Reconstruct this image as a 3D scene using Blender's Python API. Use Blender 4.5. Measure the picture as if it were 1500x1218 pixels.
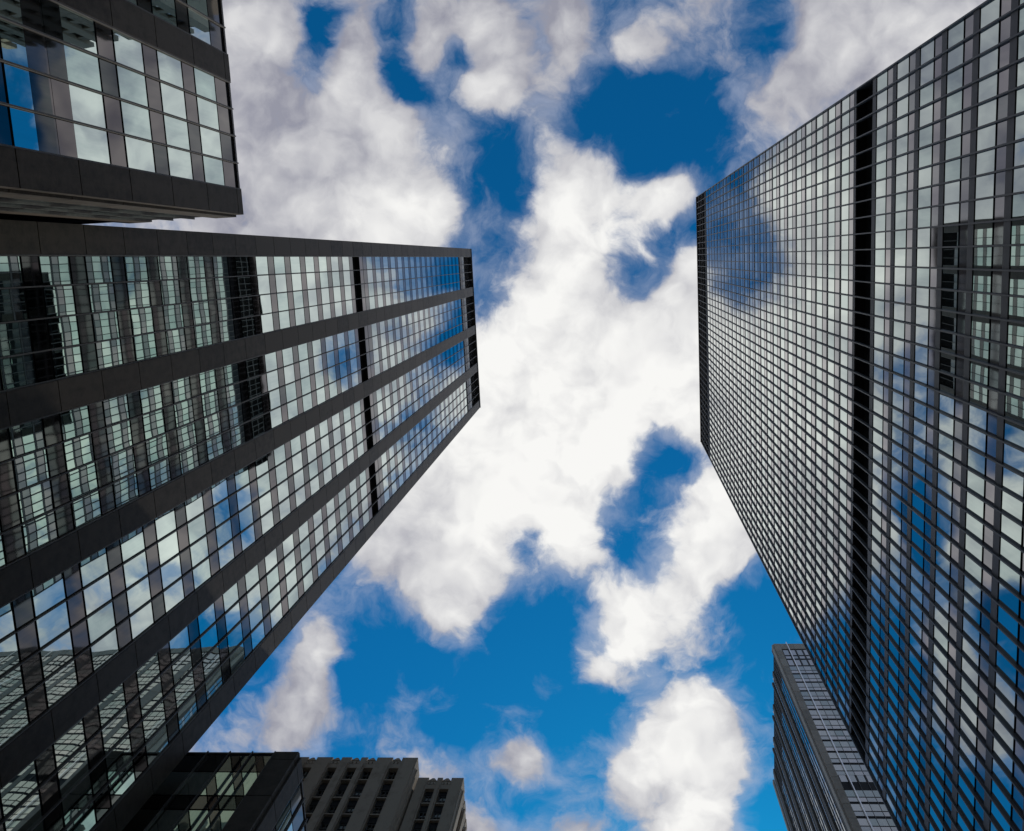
import bpy, bmesh, math, random
import numpy as np
from mathutils import Vector, Matrix

random.seed(7)
for o in list(bpy.data.objects):
    bpy.data.objects.remove(o)
C = bpy.context.scene.collection
CZ = 1.7          # eye height: every height below is measured from the eye and lifted by this

# ------------------------------------------------------------------ camera
F_PX, ZX, ZY, TH = 1361.68, 139.494, -231.678, 0.0344527   # focal (px of 1500), zenith offset, street heading
up = np.array([ZX, ZY, F_PX]); up /= np.linalg.norm(up)
_y = np.array([0, 1, 0.0]); a0 = _y - up * (_y @ up); a0 /= np.linalg.norm(a0); b0 = np.cross(a0, up)
ya = a0 * math.cos(TH) + b0 * math.sin(TH); xb = np.cross(ya, up)
cam = bpy.data.cameras.new('camera'); cam.sensor_width = 36.0; cam.lens = 36.0 * F_PX / 1500.0
cam.clip_start = 0.1; cam.clip_end = 6000
cam_ob = bpy.data.objects.new('camera', cam); C.objects.link(cam_ob)
right = Vector((xb[0], ya[0], up[0])); down = Vector((xb[1], ya[1], up[1])); fwd = Vector((xb[2], ya[2], up[2]))
cam_ob.matrix_world = Matrix(((right.x, -down.x, -fwd.x, 0), (right.y, -down.y, -fwd.y, 0),
                              (right.z, -down.z, -fwd.z, CZ), (0, 0, 0, 1)))
bpy.context.scene.camera = cam_ob

def project(p):
    """world point -> pixel of the 1500 px wide picture (only used to decide which panes show largest)"""
    v = p[0] * xb + p[1] * ya + (p[2] - CZ) * up
    if v[2] < 0.1: return None
    return 750 + F_PX * v[0] / v[2], 609 + F_PX * v[1] / v[2]

# ------------------------------------------------------------------ light and exposure
SUN = Vector((0.12, 0.85, 0.85)).normalized()          # direction towards the sun
SUN_EL = math.asin(SUN.z); SUN_AZ = math.atan2(SUN.x, SUN.y)
ld = bpy.data.lights.new('sun', 'SUN'); ld.energy = 2.0; ld.angle = math.radians(0.5); ld.color = (1.0, 0.93, 0.82)
sun = bpy.data.objects.new('sun', ld); C.objects.link(sun)
sun.rotation_euler = SUN.to_track_quat('Z', 'Y').to_euler()
sun.location = (0, -60, 250)
vs = bpy.context.scene.view_settings
vs.view_transform = 'Standard'; vs.look = 'None'; vs.exposure = 0.0; vs.gamma = 1.0

# cloud masses: (x/z, y/z, radius, amount) of one flat cloud layer overhead
CLOUDS = ((-0.183,0.111,0.450,0.678), (0.580,0.030,0.450,0.573), (-0.187,0.498,0.280,-0.552), (-0.138,0.009,0.120,-0.729), (0.064,-0.136,0.120,-0.842),
(0.047,0.583,0.120,0.468), (0.021,0.270,0.085,-0.496), (-0.113,-0.113,0.085,-0.474), (0.298,-0.218,0.180,0.370), (0.127,0.299,0.085,0.260),
(0.163,0.418,0.120,-0.578), (-0.323,0.203,0.180,-0.514), (-0.398,-0.236,0.120,0.353), (0.642,-0.186,0.085,-0.873), (-0.216,0.332,0.120,0.600),
(-0.195,0.628,0.180,0.543), (-0.364,0.479,0.085,0.618), (0.025,-0.000,0.085,-0.244), (0.058,0.109,0.120,0.324), (-0.071,-0.246,0.120,0.085),
(-0.368,0.643,0.120,-0.489), (0.056,0.221,0.048,-0.469), (-0.296,-0.125,0.120,0.284), (0.051,0.417,0.120,0.189), (-0.181,-0.187,0.085,-0.412),
(-0.281,-0.259,0.048,-0.567), (0.160,-0.006,0.120,-0.480), (0.063,-0.068,0.048,0.350), (0.066,-0.203,0.060,0.475), (0.167,-0.228,0.060,-0.327),
(-0.182,0.415,0.060,0.464), (-0.411,0.401,0.048,-0.631), (-0.348,0.416,0.048,0.460), (-0.396,0.542,0.060,0.421), (0.095,0.039,0.060,0.342),
(0.306,0.214,0.120,0.338), (-0.290,0.360,0.120,-0.293), (0.084,0.668,0.085,0.525), (-0.110,-0.182,0.048,0.456), (-0.179,-0.221,0.048,0.575),
(0.015,0.336,0.060,-0.350), (-0.148,0.095,0.120,-0.289), (-0.103,0.415,0.085,-0.393), (-0.296,-0.212,0.048,-0.320), (-0.430,0.455,0.060,-0.471),
(-0.005,-0.141,0.060,-0.261), (-0.111,0.584,0.048,0.461), (0.245,0.033,0.085,0.260), (-0.328,0.479,0.048,-0.583), (-0.220,-0.155,0.048,0.426),
(0.475,0.442,0.085,-0.378), (-0.307,0.087,0.120,-0.214), (-0.212,-0.257,0.048,-0.393), (-0.251,-0.226,0.048,0.220), (0.086,0.540,0.085,0.348),
(-0.094,0.314,0.048,-0.337), (0.399,0.350,0.085,0.389), (0.162,0.667,0.085,-0.292), (0.190,-0.148,0.060,0.246), (0.097,-0.032,0.048,-0.383),
(-0.047,0.379,0.048,-0.268), (0.431,0.267,0.060,-0.296), (-0.194,-0.112,0.048,-0.198), (-0.213,0.292,0.060,-0.257), (0.166,0.096,0.048,-0.237),
(-0.115,-0.079,0.085,-0.308), (-0.357,0.204,0.048,0.355), (-0.177,-0.254,0.048,0.342), (0.543,0.373,0.048,0.323), (-0.476,0.498,0.048,-0.322),
(0.292,0.099,0.048,-0.308), (-0.394,0.294,0.085,0.257), (-0.321,-0.265,0.060,0.250), (-0.045,-0.039,0.085,0.261), (0.157,0.127,0.048,0.259),
(0.050,0.457,0.060,-0.113), (0.096,0.003,0.048,0.667), (0.232,0.170,0.060,-0.240), (0.609,-0.191,0.048,0.501), (-0.059,0.295,0.060,0.245),
(0.392,0.276,0.048,0.302), (0.162,0.540,0.085,-0.208), (0.008,0.583,0.048,0.271), (-0.027,0.457,0.048,0.422), (-0.271,0.541,0.060,0.187),
(0.130,-0.175,0.048,0.233), (0.200,-0.225,0.048,0.212), (0.093,0.184,0.048,0.322), (-0.018,0.219,0.060,0.278), (-0.190,-0.048,0.048,0.255),
(-0.028,0.499,0.085,-0.182), (-0.330,0.560,0.060,-0.231), (0.613,0.389,0.060,0.224), (-0.410,-0.132,0.060,0.223), (0.124,0.582,0.048,0.240),
(-0.269,0.423,0.085,-0.129), (-0.143,-0.218,0.048,-0.301), (-0.124,-0.247,0.048,0.408), (-0.036,-0.243,0.048,0.383), (-0.210,-0.196,0.048,-0.302),
(0.233,-0.191,0.048,0.241), (-0.113,0.627,0.060,-0.273), (0.252,0.123,0.048,0.217), (-0.412,0.221,0.048,-0.250), (0.092,0.222,0.048,-0.275),
(-0.338,0.278,0.048,-0.573), (-0.359,0.263,0.048,0.478), (0.005,0.669,0.085,-0.141), (0.326,-0.000,0.085,0.253), (0.456,-0.167,0.120,0.244),
(0.516,0.290,0.048,0.224), (0.013,0.416,0.048,0.389), (0.090,0.338,0.085,0.568), (0.060,0.337,0.048,-0.377), (-0.079,-0.077,0.048,-0.271),
(-0.358,-0.268,0.048,0.247), (-0.426,0.625,0.048,-0.254), (0.123,0.625,0.048,0.260), (0.034,0.194,0.048,-0.127), (0.162,0.624,0.060,-0.254),
(0.186,0.051,0.048,0.410), (0.354,0.309,0.048,0.170), (0.024,0.035,0.048,-0.273), (-0.006,-0.034,0.048,-0.257), (0.079,-0.019,0.048,-0.466),
(-0.008,-0.072,0.048,0.173), (-0.038,-0.210,0.048,0.217), (0.164,0.067,0.048,-0.355), (0.064,-0.136,0.048,0.317), (0.032,-0.205,0.048,0.299),
(0.033,-0.238,0.085,-0.218), (-0.040,-0.143,0.048,-0.174), (-0.189,0.541,0.048,-0.218), (-0.292,0.479,0.048,-0.127), (-0.254,-0.192,0.048,0.171),
(0.395,0.228,0.048,0.179), (-0.820,-0.530,0.450,0.537), (0.126,0.378,0.048,-0.230), (-0.061,0.335,0.048,0.126), (0.720,0.730,0.450,0.474),
(0.128,0.261,0.048,0.276), (-0.195,0.628,0.060,-0.233), (-0.349,-0.134,0.048,-0.130), (0.309,0.152,0.085,0.149), (-0.820,1.010,0.450,0.515),
(-0.820,0.030,0.450,0.508), (-0.318,0.323,0.048,-0.412), (-0.301,0.137,0.048,-0.191), (-0.296,0.331,0.048,0.376), (0.720,-0.670,0.450,0.499),
(0.167,-0.195,0.048,-0.163), (0.267,-0.123,0.120,-0.116), (0.014,0.376,0.048,0.203), (0.560,0.305,0.048,0.133), (-0.347,0.455,0.048,0.221),
(0.653,0.363,0.048,-0.146), (0.046,0.625,0.048,-0.202), (-0.227,0.498,0.048,0.164), (-0.109,0.541,0.048,0.191), (-0.248,-0.259,0.048,0.184),
(0.436,0.308,0.048,-0.166), (0.300,1.010,0.450,0.470), (-0.095,0.255,0.060,0.122), (-0.069,0.541,0.060,-0.144), (-0.331,0.626,0.048,-0.203),
(-0.154,0.628,0.048,-0.164), (-0.179,0.373,0.048,0.158), (0.541,-0.173,0.048,-0.142), (0.428,0.391,0.048,-0.132), (0.126,0.417,0.048,0.175),
(0.087,0.499,0.048,0.163), (0.164,0.300,0.048,0.234), (0.091,0.260,0.048,0.131), (-0.219,0.373,0.048,0.153), (0.080,-0.050,0.048,0.436))
# painted cloud brightness: light middle, greyer rim, unseen sides brightened for mirrored glass
BRIGHT = ((-0.06,0.16,0.46,0.54),(0.02,0.36,0.34,0.28),(0.08,0.58,0.26,0.40),(-0.62,0.25,0.45,0.75),(0.62,0.15,0.42,0.4),(-0.18,-0.04,0.22,0.22),(0.05,-0.04,0.16,0.15))

def build_world():
    w = bpy.data.worlds.new("World"); bpy.context.scene.world = w; w.use_nodes = True
    nt = w.node_tree; nt.nodes.clear(); L = nt.links.new
    def N(t, **k):
        n = nt.nodes.new(t)
        for a, v in k.items(): setattr(n, a, v)
        return n
    def M(op, a, b=None, c=None, clamp=False):
        n = N('ShaderNodeMath', operation=op, use_clamp=clamp)
        for i, v in enumerate((a, b, c)):
            if v is None: continue
            if isinstance(v, (int, float)): n.inputs[i].default_value = v
            else: L(v, n.inputs[i])
        return n.outputs[0]
    def MR(v, f0, f1, t0, t1, it='SMOOTHSTEP'):
        n = N('ShaderNodeMapRange', interpolation_type=it)
        L(v, n.inputs['Value'])
        for k, x in zip(('From Min', 'From Max', 'To Min', 'To Max'), (f0, f1, t0, t1)): n.inputs[k].default_value = x
        return n.outputs['Result']
    sky = N('ShaderNodeTexSky', sky_type='NISHITA', sun_disc=False)
    sky.sun_elevation = SUN_EL; sky.sun_rotation = SUN_AZ; sky.altitude = 50; sky.air_density = 1.0; sky.dust_density = 0.3; sky.ozone_density = 2.0
    tc = N('ShaderNodeTexCoord'); sep = N('ShaderNodeSeparateXYZ'); L(tc.outputs['Generated'], sep.inputs[0])
    zc = M('MAXIMUM', sep.outputs['Z'], 0.18)
    px = M('DIVIDE', sep.outputs['X'], zc); py = M('DIVIDE', sep.outputs['Y'], zc)
    comb = N('ShaderNodeCombineXYZ'); L(px, comb.inputs[0]); L(py, comb.inputs[1])
    p0 = comb.outputs[0]
    def noise(scale, detail, rough=0.55, vec=p0, dist=0.0):
        n = N('ShaderNodeTexNoise'); n.noise_dimensions = '3D'
        n.inputs['Scale'].default_value = scale; n.inputs['Detail'].default_value = detail
        n.inputs['Roughness'].default_value = rough; n.inputs['Distortion'].default_value = dist
        L(vec, n.inputs['Vector']); return n
    # ragged edges: the layer is stirred at two scales
    w1 = noise(9.0, 3.0)
    def warp(vec, n, amt):
        s = N('ShaderNodeVectorMath', operation='SUBTRACT'); L(n.outputs['Color'], s.inputs[0]); s.inputs[1].default_value = (0.5, 0.5, 0.5)
        m = N('ShaderNodeVectorMath', operation='MULTIPLY'); L(s.outputs[0], m.inputs[0]); m.inputs[1].default_value = (amt, amt, 0)
        a = N('ShaderNodeVectorMath', operation='ADD'); L(vec, a.inputs[0]); L(m.outputs[0], a.inputs[1]); return a.outputs[0]
    p = warp(p0, w1, 0.06)
    p = warp(p, noise(26.0, 4.0), 0.016)
    def blobs(tab, base):
        acc = None
        for bx, by, r, am in tab:
            d = N('ShaderNodeVectorMath', operation='DISTANCE'); L(p, d.inputs[0]); d.inputs[1].default_value = (bx, by, 0)
            v = MR(d.outputs['Value'], 0.0, r, am, 0.0)
            acc = M('ADD', v, base if acc is None else acc)
        return acc
    dens = blobs(CLOUDS, 0.45)
    f1 = noise(10.0, 9.0, 0.56, p)
    f2 = noise(36.0, 8.0, 0.62, p, 0.2)
    d = M('MULTIPLY_ADD', M('SUBTRACT', f1.outputs['Fac'], 0.5), 1.15, dens)
    d = M('MULTIPLY_ADD', M('SUBTRACT', f2.outputs['Fac'], 0.5), 0.50, d)
    a1 = MR(d, 0.29, 0.67, 0.0, 1.0)                     # the solid cloud
    f4 = noise(17.0, 8.0, 0.62, p, 0.35)
    dv = M('MULTIPLY_ADD', M('SUBTRACT', f4.outputs['Fac'], 0.5), 1.5, dens)
    a2 = MR(dv, 0.10, 0.85, 0.0, 0.60)                    # thin veil round it
    alpha = M('MAXIMUM', a1, a2)
    br = blobs(BRIGHT, 0.20)
    # billows: the flank of each billow that faces the sun is lit, the other one is in its own shade
    fa = noise(9.0, 3.5, 0.5, p)
    off = N('ShaderNodeVectorMath', operation='ADD'); L(p, off.inputs[0]); off.inputs[1].default_value = (0.005, 0.028, 0)
    fs = noise(9.0, 3.5, 0.5, off.outputs[0])
    br = M('MULTIPLY_ADD', M('SUBTRACT', fa.outputs['Fac'], fs.outputs['Fac']), 1.1, br)
    f3 = noise(4.5, 4.0, 0.5, p)
    br = M('MULTIPLY_ADD', M('SUBTRACT', f3.outputs['Fac'], 0.5), 0.9, br)
    br = M('MULTIPLY_ADD', M('SUBTRACT', f2.outputs['Fac'], 0.5), 0.16, br)
    br = M('MULTIPLY_ADD', M('MINIMUM', M('SUBTRACT', d, 0.72), 0.30), 0.80, br)
    bc = MR(br, 0.0, 1.0, 0.0, 1.0, 'LINEAR')
    cc = N('ShaderNodeMix', data_type='RGBA'); L(bc, cc.inputs['Factor'])
    cc.inputs['A'].default_value = (3.0, 3.05, 3.7, 1); cc.inputs['B'].default_value = (9.4, 9.35, 9.15, 1)
    g = N('ShaderNodeMix', data_type='RGBA', blend_type='MULTIPLY'); g.inputs['Factor'].default_value = 1.0
    L(sky.outputs[0], g.inputs['A']); g.inputs['B'].default_value = SKY_GAIN
    mx = N('ShaderNodeMix', data_type='RGBA'); L(alpha, mx.inputs['Factor']); L(g.outputs['Result'], mx.inputs['A'])
    tone = N('ShaderNodeMix', data_type='RGBA'); L(a1, tone.inputs['Factor']); tone.inputs['A'].default_value = (5.0, 5.4, 6.6, 1); L(cc.outputs['Result'], tone.inputs['B'])
    L(tone.outputs['Result'], mx.inputs['B'])
    bg = N('ShaderNodeBackground'); bg.inputs['Strength'].default_value = 0.1; L(mx.outputs['Result'], bg.inputs['Color'])
    out = N('ShaderNodeOutputWorld'); L(bg.outputs[0], out.inputs['Surface'])
    w.cycles.sampling_method = 'MANUAL'; w.cycles.sample_map_resolution = 512
SKY_GAIN = (0.03, 0.72, 1.10, 1)
build_world()
# ------------------------------------------------------------------ materials
def mat(name):
    m = bpy.data.materials.new(name); m.use_nodes = True
    return m, m.node_tree, m.node_tree.nodes['Principled BSDF']

def nz(nt, scale, detail=4.0, rough=0.55, vec=None, coord='Object'):
    n = nt.nodes.new('ShaderNodeTexNoise'); n.inputs['Scale'].default_value = scale
    n.inputs['Detail'].default_value = detail; n.inputs['Roughness'].default_value = rough
    if vec is None:
        tc = nt.nodes.new('ShaderNodeTexCoord'); vec = tc.outputs[coord]
    nt.links.new(vec, n.inputs['Vector']); return n

def ramp(nt, fac, c0, c1, p0=0.3, p1=0.7):
    r = nt.nodes.new('ShaderNodeValToRGB'); r.color_ramp.elements[0].position = p0; r.color_ramp.elements[1].position = p1
    r.color_ramp.elements[0].color = (*c0, 1); r.color_ramp.elements[1].color = (*c1, 1)
    nt.links.new(fac, r.inputs['Fac']); return r.outputs['Color']

def stone(name, c0, c1, rough=0.5, grain=2.2, streak=0.0, spec=0.5):
    m, nt, b = mat(name); L = nt.links.new
    tc = nt.nodes.new('ShaderNodeTexCoord')
    n1 = nz(nt, grain, 8, 0.7, tc.outputs['Object'])
    mp = nt.nodes.new('ShaderNodeMapping'); mp.inputs['Scale'].default_value = (1.4, 1.4, 0.06); L(tc.outputs['Object'], mp.inputs['Vector'])
    n2 = nz(nt, 1.0, 5, 0.6, mp.outputs[0])
    geo = nt.nodes.new('ShaderNodeNewGeometry')
    mixf = nt.nodes.new('ShaderNodeMath'); mixf.operation = 'MULTIPLY_ADD'; L(n2.outputs['Fac'], mixf.inputs[0]); mixf.inputs[1].default_value = streak
    s2 = nt.nodes.new('ShaderNodeMath'); s2.operation = 'MULTIPLY_ADD'; L(geo.outputs['Random Per Island'], s2.inputs[0]); s2.inputs[1].default_value = 0.40; L(n1.outputs['Fac'], s2.inputs[2])
    L(s2.outputs[0], mixf.inputs[2])
    L(ramp(nt, mixf.outputs[0], c0, c1, 0.35 + 0.5 * streak - 0.05, 0.85 + 0.5 * streak), b.inputs['Base Color'])
    b.inputs['Roughness'].default_value = rough; b.inputs['Specular IOR Level'].default_value = spec
    bp = nt.nodes.new('ShaderNodeBump'); bp.inputs['Strength'].default_value = 0.25; bp.inputs['Distance'].default_value = 0.02
    n3 = nz(nt, 14, 4, 0.6, tc.outputs['Object']); L(n3.outputs['Fac'], bp.inputs['Height']); L(bp.outputs[0], b.inputs['Normal'])
    return m

def glass(name, col, rough, wav, wscale, vary=0.12, stretch=(1, 1, 1)):
    """metal-coated facade glass: a slightly pillowed mirror, no two panes quite alike"""
    m, nt, b = mat(name); L = nt.links.new
    geo = nt.nodes.new('ShaderNodeNewGeometry'); oi = nt.nodes.new('ShaderNodeObjectInfo')
    ad = nt.nodes.new('ShaderNodeMath'); ad.operation = 'ADD'; L(geo.outputs['Random Per Island'], ad.inputs[0]); L(oi.outputs['Random'], ad.inputs[1])
    fr = nt.nodes.new('ShaderNodeMath'); fr.operation = 'FRACT'; L(ad.outputs[0], fr.inputs[0])
    tc = nt.nodes.new('ShaderNodeTexCoord')
    mp = nt.nodes.new('ShaderNodeMapping'); mp.inputs['Scale'].default_value = stretch; L(tc.outputs['Object'], mp.inputs['Vector'])
    # dirt: faint vertical rain streaks
    st = nt.nodes.new('ShaderNodeMapping'); st.inputs['Scale'].default_value = (5, 5, 0.35); L(tc.outputs['Object'], st.inputs['Vector'])
    n0 = nz(nt, 1.0, 4, 0.6, st.outputs[0])
    f = nt.nodes.new('ShaderNodeMath'); f.operation = 'MULTIPLY_ADD'; L(n0.outputs['Fac'], f.inputs[0]); f.inputs[1].default_value = 0.6; L(fr.outputs[0], f.inputs[2])
    lo = tuple(c * (1 - vary * q) for c, q in zip(col, (1.5, 0.9, 0.9))); hi = tuple(min(1, c * (1 + vary * q)) for c, q in zip(col, (1.1, 1.0, 0.9)))
    L(ramp(nt, f.outputs[0], lo, hi, 0.2, 1.3), b.inputs['Base Color'])
    b.inputs['Metallic'].default_value = 1.0; b.inputs['Roughness'].default_value = rough
    n1 = nz(nt, wscale, 1.2, 0.4, mp.outputs[0])
    bp = nt.nodes.new('ShaderNodeBump'); bp.inputs['Strength'].default_value = 1.0; bp.inputs['Distance'].default_value = wav
    L(n1.outputs['Fac'], bp.inputs['Height']); L(bp.outputs[0], b.inputs['Normal'])
    return m

def plain(name, col, rough=0.5, metal=0.0, var=0.25, scale=3.0):
    m, nt, b = mat(name)
    n = nz(nt, scale, 5, 0.6)
    nt.links.new(ramp(nt, n.outputs['Fac'], tuple(c * (1 - var) for c in col), tuple(c * (1 + var) for c in col)), b.inputs['Base Color'])
    b.inputs['Roughness'].default_value = rough; b.inputs['Metallic'].default_value = metal
    return m

M_GRANITE = stone('dark_granite', (0.014, 0.0115, 0.009), (0.082, 0.067, 0.053), 0.5, 1.6, 0.5, 0.16)
M_LIME = stone('sooty_limestone', (0.17, 0.143, 0.113), (0.42, 0.355, 0.285), 0.85, 0.9, 0.6, 0.2)
M_BROWN = stone('brown_stone_cladding', (0.20, 0.172, 0.142), (0.35, 0.302, 0.25), 0.7, 0.9, 0.4, 0.3)
M_RIB_SHADED = stone('shaded_brown_ribs', (0.045, 0.038, 0.031), (0.10, 0.085, 0.069), 0.7, 0.9, 0.4, 0.3)  # brown cladding copied darker: shade of the street side put into the colour
M_VISION = glass('vision_glass', (0.62, 0.73, 0.685), 0.010, 0.0048, 0.55, 0.17, (1, 1, 0.25))
M_SPAN = glass('spandrel_glass', (0.125, 0.118, 0.118), 0.03, 0.005, 0.8, 0.3, (1, 1, .3))
M_VISION2 = glass('vision_glass_grey', (0.405, 0.475, 0.455), 0.010, 0.0028, 0.6, 0.17, (1, 1, .3))
M_SPAN2 = glass('spandrel_glass_grey', (0.17, 0.165, 0.178), 0.04, 0.004, 0.8, 0.25, (1, 1, .4))
M_PALE = glass('pale_spandrel_glass', (0.54, 0.51, 0.465), 0.18, 0.003, 0.8, 0.14)
M_GREYG = glass('grey_green_glass', (0.47, 0.465, 0.42), 0.16, 0.002, 0.6, 0.22)
M_FIN = plain('bronze_anodised_metal', (0.090, 0.084, 0.080), 0.45, 0.1)
M_FIN2 = plain('dark_bronze_metal', (0.058, 0.053, 0.050), 0.5, 0.0)
M_RAIL = plain('pale_steel_rail', (0.92, 0.91, 0.88), 0.3, 1.0, 0.05)
M_BAND = plain('grey_metal_panel', (0.050, 0.045, 0.043), 0.55, 0.0)
M_CORE = plain('dark_backing', (0.012, 0.012, 0.013), 0.8)
M_LOUV = plain('black_louvres', (0.022, 0.021, 0.020), 0.6)
M_PALEP = plain('pale_metal_panel', (0.42, 0.40, 0.37), 0.5, 0.0, 0.12)
M_TAUPE = plain('taupe_metal_panel', (0.17, 0.155, 0.145), 0.5, 0.0, 0.15)
M_FRAME = plain('dark_window_frame', (0.06, 0.058, 0.055), 0.6)
M_ROOF = plain('roof_felt', (0.06, 0.06, 0.06), 0.9)
M_WIN = glass('old_window_glass', (0.16, 0.18, 0.18), 0.06, 0.004, 0.7, 0.35)
M_BLIND = plain('pale_window_blind', (0.33, 0.36, 0.35), 0.6, 0.0, 0.3, 1.3)
M_ASPH = plain('asphalt', (0.05, 0.05, 0.052), 0.9, 0, 0.3, 6)
M_PAVE = plain('concrete_paving', (0.26, 0.25, 0.24), 0.85, 0, 0.2, 2)
M_PAINT = plain('road_paint', (0.75, 0.74, 0.70), 0.7, 0, 0.1)

# ------------------------------------------------------------------ mesh helpers
FACES = ((0, 3, 2, 1), (4, 5, 6, 7), (0, 1, 5, 4), (1, 2, 6, 5), (2, 3, 7, 6), (3, 0, 4, 7))
class MB:
    """collects blocks and links them as ONE mesh object"""
    def __init__(self): self.v = []; self.f = []
    def hexa(self, pts):
        k = len(self.v); self.v += [tuple(p) for p in pts]; self.f += [tuple(k + i for i in q) for q in FACES]
    def build(self, name, m, root=None):
        if not self.v: return None
        me = bpy.data.meshes.new(name)
        off = Vector(root.location) if root is not None else Vector((0, 0, 0))
        me.from_pydata([tuple(Vector(p) - off) for p in self.v], [], self.f)
        bm = bmesh.new(); bm.from_mesh(me); bmesh.ops.recalc_face_normals(bm, faces=bm.faces); bm.to_mesh(me); bm.free()
        me.materials.append(m)
        o = bpy.data.objects.new(name, me); C.objects.link(o)
        if root is not None: o.parent = root
        return o

class Front:
    """a facade plane: s runs along it, n points out of it, z is height above the eye"""
    def __init__(self, o, sdir, ndir): self.o = o; self.s = sdir; self.n = ndir
    def P(self, s, n, z):
        return (self.o[0] + self.s[0] * s + self.n[0] * n, self.o[1] + self.s[1] * s + self.n[1] * n, z + CZ)
    def box(self, mb, s0, s1, n0, n1, z0, z1, t=(0, 0, 0, 0)):
        P = self.P   # t: outward offsets of the four front corners (a pane never sits perfectly true)
        mb.hexa([P(s0, n0, z0), P(s1, n0, z0), P(s1, n1 + t[0], z0), P(s0, n1 + t[1], z0),
                 P(s0, n0, z1), P(s1, n0, z1), P(s1, n1 + t[2], z1), P(s0, n1 + t[3], z1)])
    def pane(self, mb, s0, s1, n, z0, z1, tilt):
        a = random.gauss(0, tilt); b = random.gauss(0, tilt)
        self.box(mb, s0, s1, n - 0.03, n, z0, z1, (a - b, -a - b, a + b, -a + b))

BOXES = []      # coarse volumes, only used to judge which panes are hidden
def hidden(p, own):
    o = np.array((0, 0, CZ)); d = np.array(p) - o
    for nm, lo, hi in BOXES:
        if nm == own: continue
        with np.errstate(divide='ignore', invalid='ignore'):
            t0 = (np.array(lo) - o) / d; t1 = (np.array(hi) - o) / d
        a = np.nanmax(np.minimum(t0, t1)); b = np.nanmin(np.maximum(t0, t1))
        if a < b and 0 < a < 0.995: return True
    return False

class Panes:
    """panes of one kind on one building: the 100 that show largest are parts of their own, the rest one part"""
    def __init__(self, own): self.items = []; self.own = own
    def add(self, fr, s0, s1, n, z0, z1, tilt): self.items.append((fr, s0, s1, n, z0, z1, tilt))
    def build(self, name, m, root, limit=100):
        sc = []
        for i, (fr, s0, s1, n, z0, z1, t) in enumerate(self.items):
            q = [project(fr.P(s, n, z)) for s, z in ((s0, z0), (s1, z0), (s1, z1), (s0, z1))]
            area = 0
            if all(q):
                q = [(min(max(x, 0), 1500), min(max(y, 0), 1218)) for x, y in q]
                area = abs(sum(q[k][0] * q[(k + 1) % 4][1] - q[(k + 1) % 4][0] * q[k][1] for k in range(4))) / 2
                if area > 0 and hidden(fr.P((s0 + s1) / 2, n, (z0 + z1) / 2), self.own): area = 0
            sc.append((area, i))
        best = {i for a, i in sorted(sc, reverse=True)[:limit] if a > 0}
        rest = MB()
        for i, (fr, s0, s1, n, z0, z1, t) in enumerate(self.items):
            if i in best:
                mb = MB(); fr.pane(mb, s0, s1, n, z0, z1, t); mb.build(name, m, root)
            else: fr.pane(rest, s0, s1, n, z0, z1, t)
        o = rest.build(name, m, root)
        if o: o['kind'] = 'stuff'

def thing(name, label, cat, loc, group=None):
    o = bpy.data.objects.new(name, None); C.objects.link(o); o.location = loc; o.empty_display_size = 5
    o['label'] = label; o['category'] = cat
    if group: o['group'] = group
    return o

def block(name, m, root, lo, hi):
    mb = MB(); x0, y0, z0 = lo; x1, y1, z1 = hi
    mb.hexa([(x0, y0, z0 + CZ), (x1, y0, z0 + CZ), (x1, y1, z0 + CZ), (x0, y1, z0 + CZ), (x0, y0, z1 + CZ), (x1, y0, z1 + CZ), (x1, y1, z1 + CZ), (x0, y1, z1 + CZ)])
    return mb.build(name, m, root)

G0 = -CZ
# ------------------------------------------------------------------ ground
def slab(name, m, x0, x1, y0, y1, z0, z1):
    o = block(name, m, None, (x0, y0, z0 - CZ), (x1, y1, z1 - CZ)); o['kind'] = 'structure'; return o
g = slab('ground', M_PAVE, -2500, 2500, -2500, 2500, -2.0, -0.16)
slab('road', M_ASPH, -13.0, 10.5, -600, 700, -0.15, 0.0)
slab('pavement', M_PAVE, -20.5, -13.0, -600, 700, -0.15, 0.14)
slab('pavement', M_PAVE, 10.5, 17.5, -600, 700, -0.15, 0.14)
mb = MB()
for k in range(-20, 25):
    for lx in (-5.3, 2.6):
        y = k * 9.0
        mb.hexa([(lx, y, 0.002), (lx + .12, y, 0.002), (lx + .12, y + 3, 0.002), (lx, y + 3, 0.002), (lx, y, 0.006), (lx + .12, y, 0.006), (lx + .12, y + 3, 0.006), (lx, y + 3, 0.006)])
o = mb.build('lane_marking', M_PAINT); o['kind'] = 'structure'

HT = 180.0
BOXES += [('L', (-60, -2.97, 0), (-26.3, 28.0, HT + CZ)), ('R', (17.2, -10.2, 0), (55, 36.3, HT + CZ)),
          ('T', (-60, -60, 0), (-20.1, -3.5, 50.8 + CZ)), ('W', (-60, 29.0, 0), (-19.9, 46, 51 + CZ)),
          ('S', (-48, 47.2, 0), (-20, 80, 82 + CZ)), ('V', (32, 81.5, 0), (110, 113, 188 + CZ))]

# ------------------------------------------------------------------ the tower with dark stone piers (left)
def pier(fr, root, s0, s1, z1, joints, out=0.13, name='stone_pier', m=None, z0=G0):
    mb = MB(); fr.box(mb, s0 + 0.02, s1 - 0.02, -0.30, out - 0.035, z0, z1 - 0.02)
    zs = sorted([z for z in joints if z0 < z < z1])
    prev = z0
    for z in zs + [z1]:
        if z - prev > 0.1: fr.box(mb, s0, s1, -0.28, out, prev + 0.030, z - 0.030)
        prev = z
    return mb.build(name, m or M_GRANITE, root)

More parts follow.
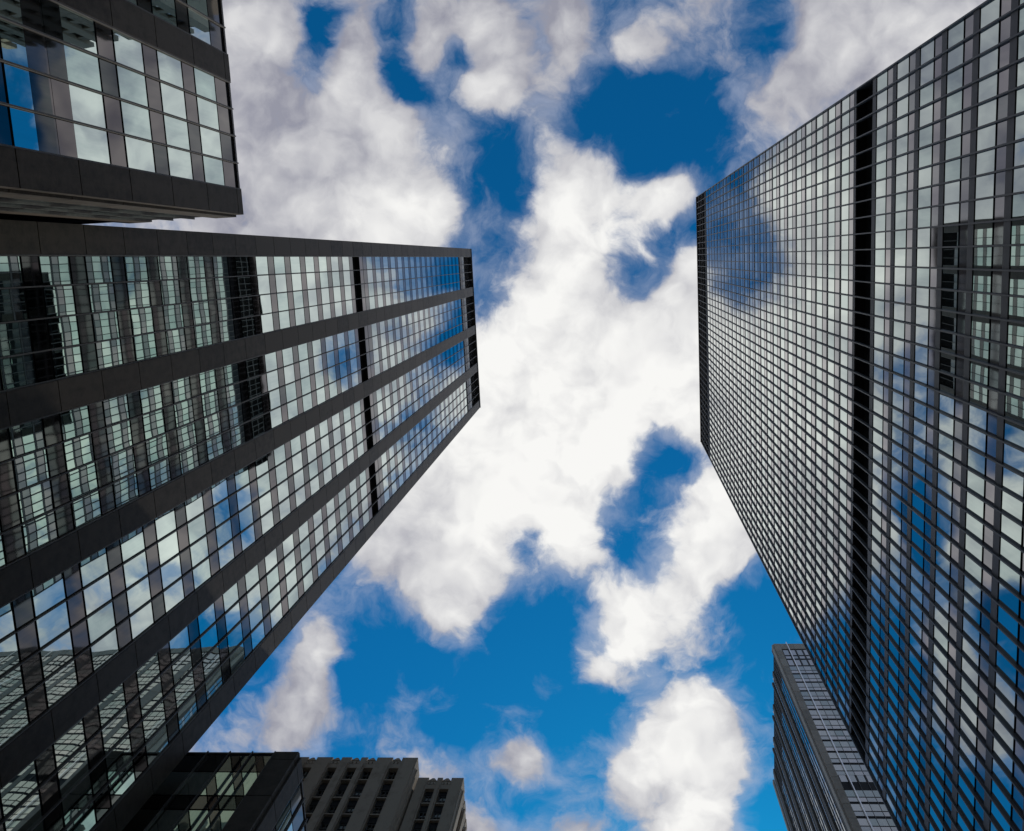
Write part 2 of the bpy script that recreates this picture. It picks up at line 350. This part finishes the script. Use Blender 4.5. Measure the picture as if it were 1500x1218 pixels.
def fin(fr, root, s, z0, z1, w=0.032, d=0.11, name='mullion', m=None, n0=-0.06):
    mb = MB(); fr.box(mb, s - w, s + w, n0, d, z0, z1); return mb.build(name, m or M_FIN, root)

def floors_wing():
    """vision and spandrel heights shared by the low wings"""
    vis = []; sp = []
    z = 46.4
    for k in range(14):
        v0 = z - 3.85 * k
        if v0 < 1: break
        vis.append((v0 + 0.02, v0 + 2.36)); sp.append((v0 - 1.34, v0 - 0.13))
    vis = [v for v in vis if not 31.5 < v[0] < 34.5]
    return vis, sp

def dark_bay(fr, root, ss, vis, span, louv, panels, V, S, zt, tilt=0.0013):
    """one bay of a dark tower: panes between the mullions at ss"""
    for a, b in zip(ss[:-1], ss[1:]):
        for z0, z1 in vis: V.add(fr, a + 0.05, b - 0.05, 0.0, z0, z1, tilt)
        for z0, z1 in span: S.add(fr, a + 0.05, b - 0.05, -0.004, z0, z1, tilt * 0.7)
    for z0, z1 in louv:
        mb = MB(); fr.box(mb, ss[0], ss[-1], -0.75, -0.55, z0, z1)
        z = z0 + 0.12
        while z < z1 - 0.05:
            fr.box(mb, ss[0] + 0.01, ss[-1] - 0.01, -0.54, -0.40, z, z + 0.03); z += 0.24
        mb.build('louvre_band', M_LOUV, root)
    for z0, z1, m in panels:
        mb = MB()
        for a, b in zip(ss[:-1], ss[1:]): fr.box(mb, a + 0.05, b - 0.05, -0.04, 0.005, z0, z1)
        mb.build('metal_panel', m, root)
    for s in ss: fin(fr, root, s, G0 + 4, zt)

def dark_tower():
    root = thing('office_tower', 'tall dark office tower with five granite piers between strips of mirror glass', 'office tower', (-26.17, 12.5, 0))
    fr = Front((-26.17, -2.97), (0, 1), (1, 0))
    W = 31.0; mod = W / 21.0
    vis = []; sp = []
    for k in range(17): v0 = 100.9 + 3.84 * k; vis.append((v0 + 0.02, v0 + 2.30))
    for k in range(17): v0 = 100.9 + 3.84 * k + 2.48; sp.append((v0, v0 + 1.22))
    k = 0
    while True:
        v0 = 91.5 - 3.86 * k
        if v0 < 4: break
        vis.append((v0 + 0.02, v0 + 2.33)); sp.append((v0 - 1.36, v0 - 0.15)); k += 1
    sp += [(93.98, 95.2), (97.95, 99.2), (99.35, 100.8)]
    sp.remove(sp[16])
    louv = [(95.3, 97.8), (170.9, 179.6)]
    panels = [(166.1, 168.3, M_TAUPE), (168.5, 170.8, M_PALEP)]
    joints = [91.5 - 0.05 - 3.86 * j for j in range(-25, 24)]
    V = Panes('L'); S = Panes('L')
    for b in range(5): pier(fr, root, b * 5 * mod, (b * 5 + 1) * mod, HT, joints)
    for b in range(4):
        ss = [(b * 5 + 1 + i) * mod for i in range(5)]
        ss[0] += 0.05; ss[-1] -= 0.05
        dark_bay(fr, root, ss, vis, sp, louv, panels, V, S, HT - 0.05)
    V.build('window', M_VISION, root); S.build('spandrel_panel', M_SPAN, root)
    # body behind the panes: solid except behind the louvres
    mb = MB()
    for z0, z1 in ((G0, 95.25), (97.85, 170.85)): fr.box(mb, 0.06, W - 0.06, -30, -0.07, z0, z1)
    for z0, z1 in ((95.25, 97.85), (170.85, 179.7)): fr.box(mb, 0.06, W - 0.06, -30, -0.80, z0, z1)
    for a, c in ((0.07, 0.2), (W - 0.2, W - 0.07)): fr.box(mb, a, c, -0.9, -0.27, 170.9, 179.7)
    mb.build('wall', M_CORE, root)
    mb = MB(); fr.box(mb, 0.0, W, -30.2, 0.26, HT, HT + 0.22); mb.build('roof', M_FIN, root)
dark_tower()

# ------------------------------------------------------------------ the low corner wing (top left)
def corner_wing():
    root = thing('office_block', 'dark granite corner block in the top left corner with broad mirror windows', 'office block', (-20.0, -25, 0))
    vis, sp = floors_wing()
    zt = 50.75
    sp = sp + [(48.88, 50.25)]
    fr = Front((-20.0, -3.36), (0, -1), (1, 0))
    joints = [46.2 - 3.85 * k for k in range(-1, 12)]
    V = Panes('T'); S = Panes('T')
    mod = 1.43; s = 0.0; n = 0
    while s < 56:
        pier(fr, root, s, s + 1.33, zt, joints); ss = [s + 1.33 + mod * i for i in range(5)]
        ss[0] += 0.04; ss[-1] -= 0.04
        dark_bay(fr, root, ss, vis, sp, [], [(32.4, 33.55, M_SPAN), (33.7, 34.85, M_SPAN)], V, S, zt + 0.02)
        s += 1.33 + 4 * mod; n += 1
    pier(fr, root, s, s + 1.33, zt, joints); L1 = s + 1.33
    # the end wall facing down the street
    fe = Front((-20.0, -3.36), (-1, 0), (0, 1))
    s = 0.30
    pier(fe, root, s, s + 1.2, zt, joints, 0.12); ss = [s + 1.2 + 1.25 * i for i in range(4)]
    dark_bay(fe, root, ss, vis, sp, [], [(32.4, 33.55, M_SPAN), (33.7, 34.85, M_SPAN)], V, S, zt + 0.02)
    pier(fe, root, ss[-1] + 0.03, ss[-1] + 1.3, zt, joints, 0.12)
    V.build('window', M_VISION, root); S.build('spandrel_panel', M_SPAN, root)
    mb = MB()
    mb.hexa([(-58, -3.36 - L1, 0), (-20.07, -3.36 - L1, 0), (-20.07, -3.43, 0), (-58, -3.43, 0), (-58, -3.36 - L1, zt - .1 + CZ), (-20.07, -3.36 - L1, zt - .1 + CZ), (-20.07, -3.43, zt - .1 + CZ), (-58, -3.43, zt - .1 + CZ)])
    mb.build('wall', M_CORE, root)
    block('roof', M_FIN, root, (-58, -3.36 - L1, zt - 0.09), (-19.98, -3.36, zt + 0.10))
corner_wing()

# ------------------------------------------------------------------ the low wing on the other side (bottom left)
def street_wing():
    root = thing('office_block', 'dark block at bottom left with a wide granite corner pier and pale-lined mullions', 'office block', (-23, 36, 0))
    vis, sp = floors_wing()
    zt = 50.95; sp = sp + [(48.88, 50.6)]
    joints = [46.2 - 3.85 * k for k in range(-1, 12)]
    V = Panes('W'); S = Panes('W')
    fr = Front((-19.73, 28.9), (-1, 0), (0, -1))
    pier(fr, root, 0.0, 1.50, zt, joints); ss = [1.52 + 1.43 * i for i in range(5)]
    dark_bay(fr, root, ss, vis, sp, [], [], V, S, zt + 0.06)
    fe = Front((-19.73, 28.9), (0, 1), (1, 0))
    s = 0.26
    for b in range(2):
        pier(fe, root, s, s + 1.25, zt, joints); s2 = [s + 1.30 + 1.43 * i for i in range(5)]
        dark_bay(fe, root, s2, vis, sp, [], [], V, S, zt + 0.06); s = s2[-1] + 0.05
    pier(fe, root, s, s + 1.3, zt, joints); L1 = s + 1.3
    V.build('window', M_VISION, root); S.build('spandrel_panel', M_SPAN, root)
    block('wall', M_CORE, root, (-58, 28.98, G0), (-19.80, 28.9 + L1, zt - 0.1))
    block('roof', M_FIN, root, (-58, 28.88, zt - 0.09), (-19.71, 28.9 + L1, zt + 0.06))
street_wing()

# ------------------------------------------------------------------ the glass tower (right)
def glass_tower():
    root = thing('office_tower', 'broad glass tower with a fine grid of mullions and one black louvred floor', 'office tower', (17.01, 13, 0))
    fr = Front((17.01, -10.20), (0, 1), (-1, 0))
    NM = 44; W = 46.5; mod = W / NM
    P = 4.06
    vis = []; sp = []; bands = []
    for k in range(24):
        v0 = 69.05 + P * k
        if v0 + 2.05 > 167.8: break
        vis.append((v0 + 0.02, v0 + 2.04)); sp.append((v0 - 1.52 if k else v0 - 1.25, v0 - 0.22))
        bands.append((v0 + 2.10, v0 + 2.42))
    k = 0
    while True:
        v0 = 60.2 - P * k
        if v0 < 3: break
        vis.append((v0, v0 + 2.10)); sp.append((v0 - 1.20, v0 - 0.22)); bands.append((v0 - 1.98, v0 - 1.28)); k += 1
    bands += [(62.34, 63.10), (67.05, 67.55)]
    top = vis[23 if len(vis) > 23 else -1]
    louv = [(63.1, 67.05), (168.2, 179.6)]
    V = Panes('R'); S = Panes('R')
    for i in range(NM):
        a, b = i * mod, (i + 1) * mod
        for z0, z1 in vis: V.add(fr, a + 0.05, b - 0.05, 0.0, z0, z1, 0.0007)
        for z0, z1 in sp: S.add(fr, a + 0.05, b - 0.05, -0.004, z0, z1, 0.0007)
    V.build('window', M_VISION2, root); S.build('spandrel_panel', M_SPAN2, root)
    for z0, z1 in bands:
        mb = MB(); fr.box(mb, 0.02, W - 0.02, -0.06, 0.035, z0, z1); mb.build('floor_band', M_BAND, root)
    for z0, z1 in louv:
        mb = MB(); fr.box(mb, 0.05, W - 0.05, -1.0, -0.8, z0, z1); z = z0 + 0.1
        while z < z1 - 0.05: fr.box(mb, 0.06, W - 0.06, -0.79, -0.66, z, z + 0.03); z += 0.25
        mb.build('louvre_band', M_LOUV, root)
    for z in (171.0, 173.9, 176.8):
        mb = MB(); fr.box(mb, 0.02, W - 0.02, -0.10, 0.03, z, z + 0.26); mb.build('transom', M_BAND, root)
    for i in range(NM + 1): fin(fr, root, i * mod, G0 + 4, HT, 0.04, 0.135, m=M_FIN2, n0=-0.10)
    mb = MB()
    for z0, z1 in ((G0, 63.08), (67.07, 168.15)): fr.box(mb, 0.04, W - 0.04, -35, -0.065, z0, z1)
    for z0, z1 in ((63.08, 67.07), (168.15, 179.7)): fr.box(mb, 0.04, W - 0.04, -35, -1.05, z0, z1)
    for a, c in ((-0.01, 0.05), (W - 0.05, W + 0.01)):
        for z0, z1 in ((63.1, 67.05), (168.2, 179.68)): fr.box(mb, a, c, -1.2, 0.03, z0, z1)
    mb.build('wall', M_CORE, root)
    mb = MB(); fr.box(mb, -0.02, W + 0.02, -35.2, 0.22, HT, HT + 0.18); mb.build('roof', M_FIN, root)
glass_tower()

# ------------------------------------------------------------------ the brown slab tower behind it (bottom right)
def slab_tower():
    K = 1.496
    root = thing('office_tower', 'brown stone tower at bottom right with a pale steel rail down its front', 'office tower', (45, 97, 0))
    x0, y0, zt = 31.76, 81.4, 188.0
    fr = Front((x0, y0), (1, 0), (0, -1))
    V = Panes('V'); S = Panes('V'); F = Panes('V')
    gl = [(117.0, 118.45), (114.72, 116.05)]; pale = [(116.28, 117.02), (113.82, 114.60)]
    vis = []; pl_ = []; frm = [(121.95, 123.7), (120.85, 121.7), (118.75, 120.5)]
    z = 118.42
    while z > 6:
        if not 90.2 < z < 92.9:
            vis.append((z - 1.12, z)); pl_.append((z - 1.98, z - 1.28))
        z -= 2.42
    frm.append((90.9, 92.3))
    mod = 1.36; s = 0.0; b = 0
    while s < 66:
        pier(fr, root, s, s + (1.15 if b == 0 else 1.5), zt, [zt - 3.62 * j for j in range(52)], 0.10, m=M_BROWN)
        s += 1.15 if b == 0 else 1.5
        ss = [s + mod * i for i in range(6)]
        for a, c in zip(ss[:-1], ss[1:]):
            for z0, z1 in vis: V.add(fr, a + 0.05, c - 0.05, 0, z0 * K, z1 * K, 0.0015)
            for z0, z1 in pl_: S.add(fr, a + 0.05, c - 0.05, 0, z0 * K, z1 * K, 0.0015)
            for z0, z1 in frm: F.add(fr, a + 0.18, c - 0.18, -0.02, z0 * K + 0.10, z1 * K - 0.1, 0.0015)
        for q in ss[1:-1]: fin(fr, root, q, G0 + 4, zt - 2.6, 0.035, 0.05)
        fin(fr, root, ss[1] + 0.07, G0 + 4, zt + 0.1, 0.075, 0.42, 'steel_rail', M_RAIL)
        mb = MB()
        for a, c in zip(ss[:-1], ss[1:]): fr.box(mb, a + 0.015, c - 0.015, -0.2, 0.06, 123.95 * K, zt)
        mb.build('parapet', M_BROWN, root)
        s = ss[-1]; b += 1
    Wd = s
    # side along the street: deep stone ribs with strips of glass between them
    fs = Front((x0, y0), (0, 1), (-1, 0))
    D = 32.0
    pier(fs, root, 0.12, 1.1, zt, [], 0.35, m=M_BROWN)
    s = 1.1
    Vs = Panes('V')
    for k in range(4):
        w = 7.4
        ss = [s + 0.55 + i * 1.05 for i in range(5)]
        for a, c in zip(ss[:-1], ss[1:]):
            for j in range(48):
                z0 = 5 + 3.62 * j; Vs.add(fs, a + 0.05, c - 0.05, 0, z0, z0 + 2.3, 0.002); S.add(fs, a + .05, c - .05, -0.01, z0 + 2.42, z0 + 3.52, 0.002)
        for q in ss[1:-1]: fin(fs, root, q, G0 + 4, zt - 1, 0.04, 0.10)
        fin(fs, root, s + 0.30, G0 + 4, zt + 0.05, 0.25, 0.36, 'stone_rib', M_RIB_SHADED)
        pier(fs, root, s + 4.9, s + 5.9, zt, [], 0.24, m=M_RIB_SHADED, name='stone_rib')
        fin(fs, root, s + 6.55, G0 + 4, zt + 0.02, 0.06, 0.20, 'steel_rail', M_RAIL)
        s += w
    pier(fs, root, s, s + 0.9, zt, [], 0.35, m=M_BROWN)
    V.build('window', M_GREYG, root); Vs.build('side_window', M_VISION2, root); S.build('spandrel_panel', M_PALE, root); F.build('framed_window', M_PALE, root)
    block('wall', M_CORE, root, (x0 + 0.06, y0 + 0.06, G0), (x0 + Wd, y0 + s + 0.9, zt - 0.05))
    block('roof', M_ROOF, root, (x0, y0, zt - 0.04), (x0 + Wd, y0 + s + 0.9, zt + 0.06))
slab_tower()

# ------------------------------------------------------------------ the old stone building (bottom left, behind the low wing)
def stone_face(fr, root, piers, bays, zt, floors, tall, W1, blinds, seed):
    rnd = random.Random(seed)
    for a, b in piers:
        mb = MB(); z = G0
        fr.box(mb, a, b, -0.5, 0.0, G0, zt)
        fr.box(mb, a + 0.12, b - 0.12, -0.01, 0.14, G0, zt - 1.1)
        mb.build('stone_pier', M_LIME, root)
    for a, b in bays:
        for z in floors:
            dz = 2.15 if z == floors[0] and tall else 1.45
            lit = rnd.random() < blinds
            mb = MB()      # frame with a meeting rail
            for z0, z1 in ((z - 0.02, z + 0.10), (z + dz * 0.5 - 0.05, z + dz * 0.5 + 0.05), (z + dz - 0.08, z + dz + 0.04)): fr.box(mb, a + 0.06, b - 0.06, -0.62, -0.42, z0, z1)
            for s0, s1 in ((a + 0.03, a + 0.13), ((a + b) / 2 - 0.04, (a + b) / 2 + 0.04), (b - 0.13, b - 0.03)): fr.box(mb, s0, s1, -0.61, -0.44, z - 0.02, z + dz)
            w = mb.build('window', M_FRAME, root)
            gm = MB(); fr.pane(gm, a + 0.14, b - 0.14, -0.56, z + 0.08, z + dz - 0.06, 0.003)
            p = gm.build('pane', M_WIN, root); p.parent = w
            if lit:
                bm_ = MB(); h = rnd.choice((0.45, 0.5, 0.9)); fr.box(bm_, a + 0.16, b - 0.16, -0.575, -0.545, z + dz - h * dz, z + dz - 0.10)
                q = bm_.build('blind', M_BLIND, root); q.parent = w
            mb = MB(); fr.box(mb, a, b, -0.66, -0.36, z + dz + 0.06, z + dz + 0.92); mb.build('spandrel_panel', M_CORE, root)
            mb = MB(); fr.box(mb, a, b, -0.5, -0.10, z - 0.20, z - 0.03); mb.build('window_sill', M_LIME, root)
        # pierced parapet over the bay with a small pointed block
        mb = MB(); c = (a + b) / 2; h = zt - 1.15
        fr.box(mb, a, b, -0.5, -0.02, h - 0.7, h)
        fr.box(mb, a, b, -0.5, -0.05, h + 0.42, h + 0.60)
        for s in (a + 0.10, c, b - 0.10): fr.box(mb, s - 0.13, s + 0.13, -0.45, 0.0, h, h + 0.42)
        mb.hexa([fr.P(c - .42, -.5, h + .60), fr.P(c + .42, -.5, h + .60), fr.P(c + .42, 0.02, h + .60), fr.P(c - .42, 0.02, h + .60),
                 fr.P(c - .10, -.4, h + 1.15), fr.P(c + .10, -.4, h + 1.15), fr.P(c + .10, -.05, h + 1.15), fr.P(c - .10, -.05, h + 1.15)])
        mb.build('parapet', M_LIME, root)

def stone_building():
    root = thing('stone_building', 'old grey stone building with a notched parapet and two stepped wings', 'stone building', (-30, 60, 0))
    fr = Front((-19.93, 47.0), (-1, 0), (0, -1))
    # measured along the front from the street corner
    bays = [(1.5, 2.45), (4.0, 4.95), (5.6, 6.55), (7.55, 8.45), (10.05, 10.9), (12.5, 13.4), (15.0, 15.9), (17.4, 18.3), (19.8, 20.7)]
    edges = [0.0] + [e for b in bays for e in b] + [23.0]
    piers = [(edges[i], edges[i + 1]) for i in range(0, len(edges), 2)]
    fl = [78.55] + [75.62 - 2.56 * k for k in range(16)]
    stone_face(fr, root, piers, bays, 82.2, fl, True, 23, 0.16, 3)
    block('wall', M_LIME, root, (-43, 47.6, G0), (-20.35, 78, 80.6))
    # return wall towards the street, seen on edge
    fs = Front((-19.93, 47.0), (0, 1), (1, 0))
    stone_face(fs, root, [(0.5, 1.9), (2.8, 4.0)], [(1.9, 2.8)], 82.2, fl[:10], True, 4, 0.1, 5)
    # lower wing that steps out towards the street
    f2 = Front((-15.27, 48.2), (-1, 0), (0, -1))
    stone_face(f2, root, [(0.0, 1.15), (2.0, 2.5), (3.35, 4.4)], [(1.15, 2.0), (2.5, 3.35)], 80.7, [76.75 - 2.55 * k for k in range(14)], False, 4.4, 0.7, 8)
    f3 = Front((-15.27, 48.2), (0, 1), (1, 0))
    stone_face(f3, root, [(0.5, 1.5), (2.4, 3.4), (4.3, 5.3), (6.2, 7.4)], [(1.5, 2.4), (3.4, 4.3), (5.3, 6.2)], 80.7, [76.75 - 2.55 * k for k in range(9)], False, 7, 0.5, 9)
    block('wall', M_LIME, root, (-20.30, 48.85, G0), (-15.85, 56.0, 79.3))
stone_building()

# ------------------------------------------------------------------ a stone building across the side street, seen mirrored in the corner block
def north_building():
    root = thing('stone_building', 'dark stone building seen only as a mirror image in the corner block windows', 'stone building', (45, -50, 0))
    fr = Front((17.6, -36.6), (1, 0), (0, 1))
    block('wall', M_LIME, root, (17.6, -66, G0), (78, -37.2, 141.5))
    block('tower', M_LIME, root, (17.6, -98, G0), (70, -66.1, 240))  # unseen rear tower, added to darken the reflection in the street wing's glass
    mb = MB(); s = 0.0; B = MB(); G = MB()
    while s < 60:
        fr.box(mb, s, s + 1.6, -0.6, 0.0, G0, 143.0)
        for k in range(36): fr.box(G, s + 1.7, s + 3.1, -0.5, -0.44, 3 + 3.8 * k, 5.2 + 3.8 * k); fr.box(B, s + 1.6, s + 3.2, -0.55, -0.2, 5.3 + 3.8 * k, 6.7 + 3.8 * k)
        s += 3.2
    for nm, q, m in (('stone_pier', mb, M_LIME), ('spandrel_panel', B, M_LIME), ('window', G, M_WIN)):
        o = q.build(nm, m, root); o['kind'] = 'stuff'
    block('roof', M_ROOF, root, (17.6, -66, 141.52), (78, -37.2, 141.7))
north_building()
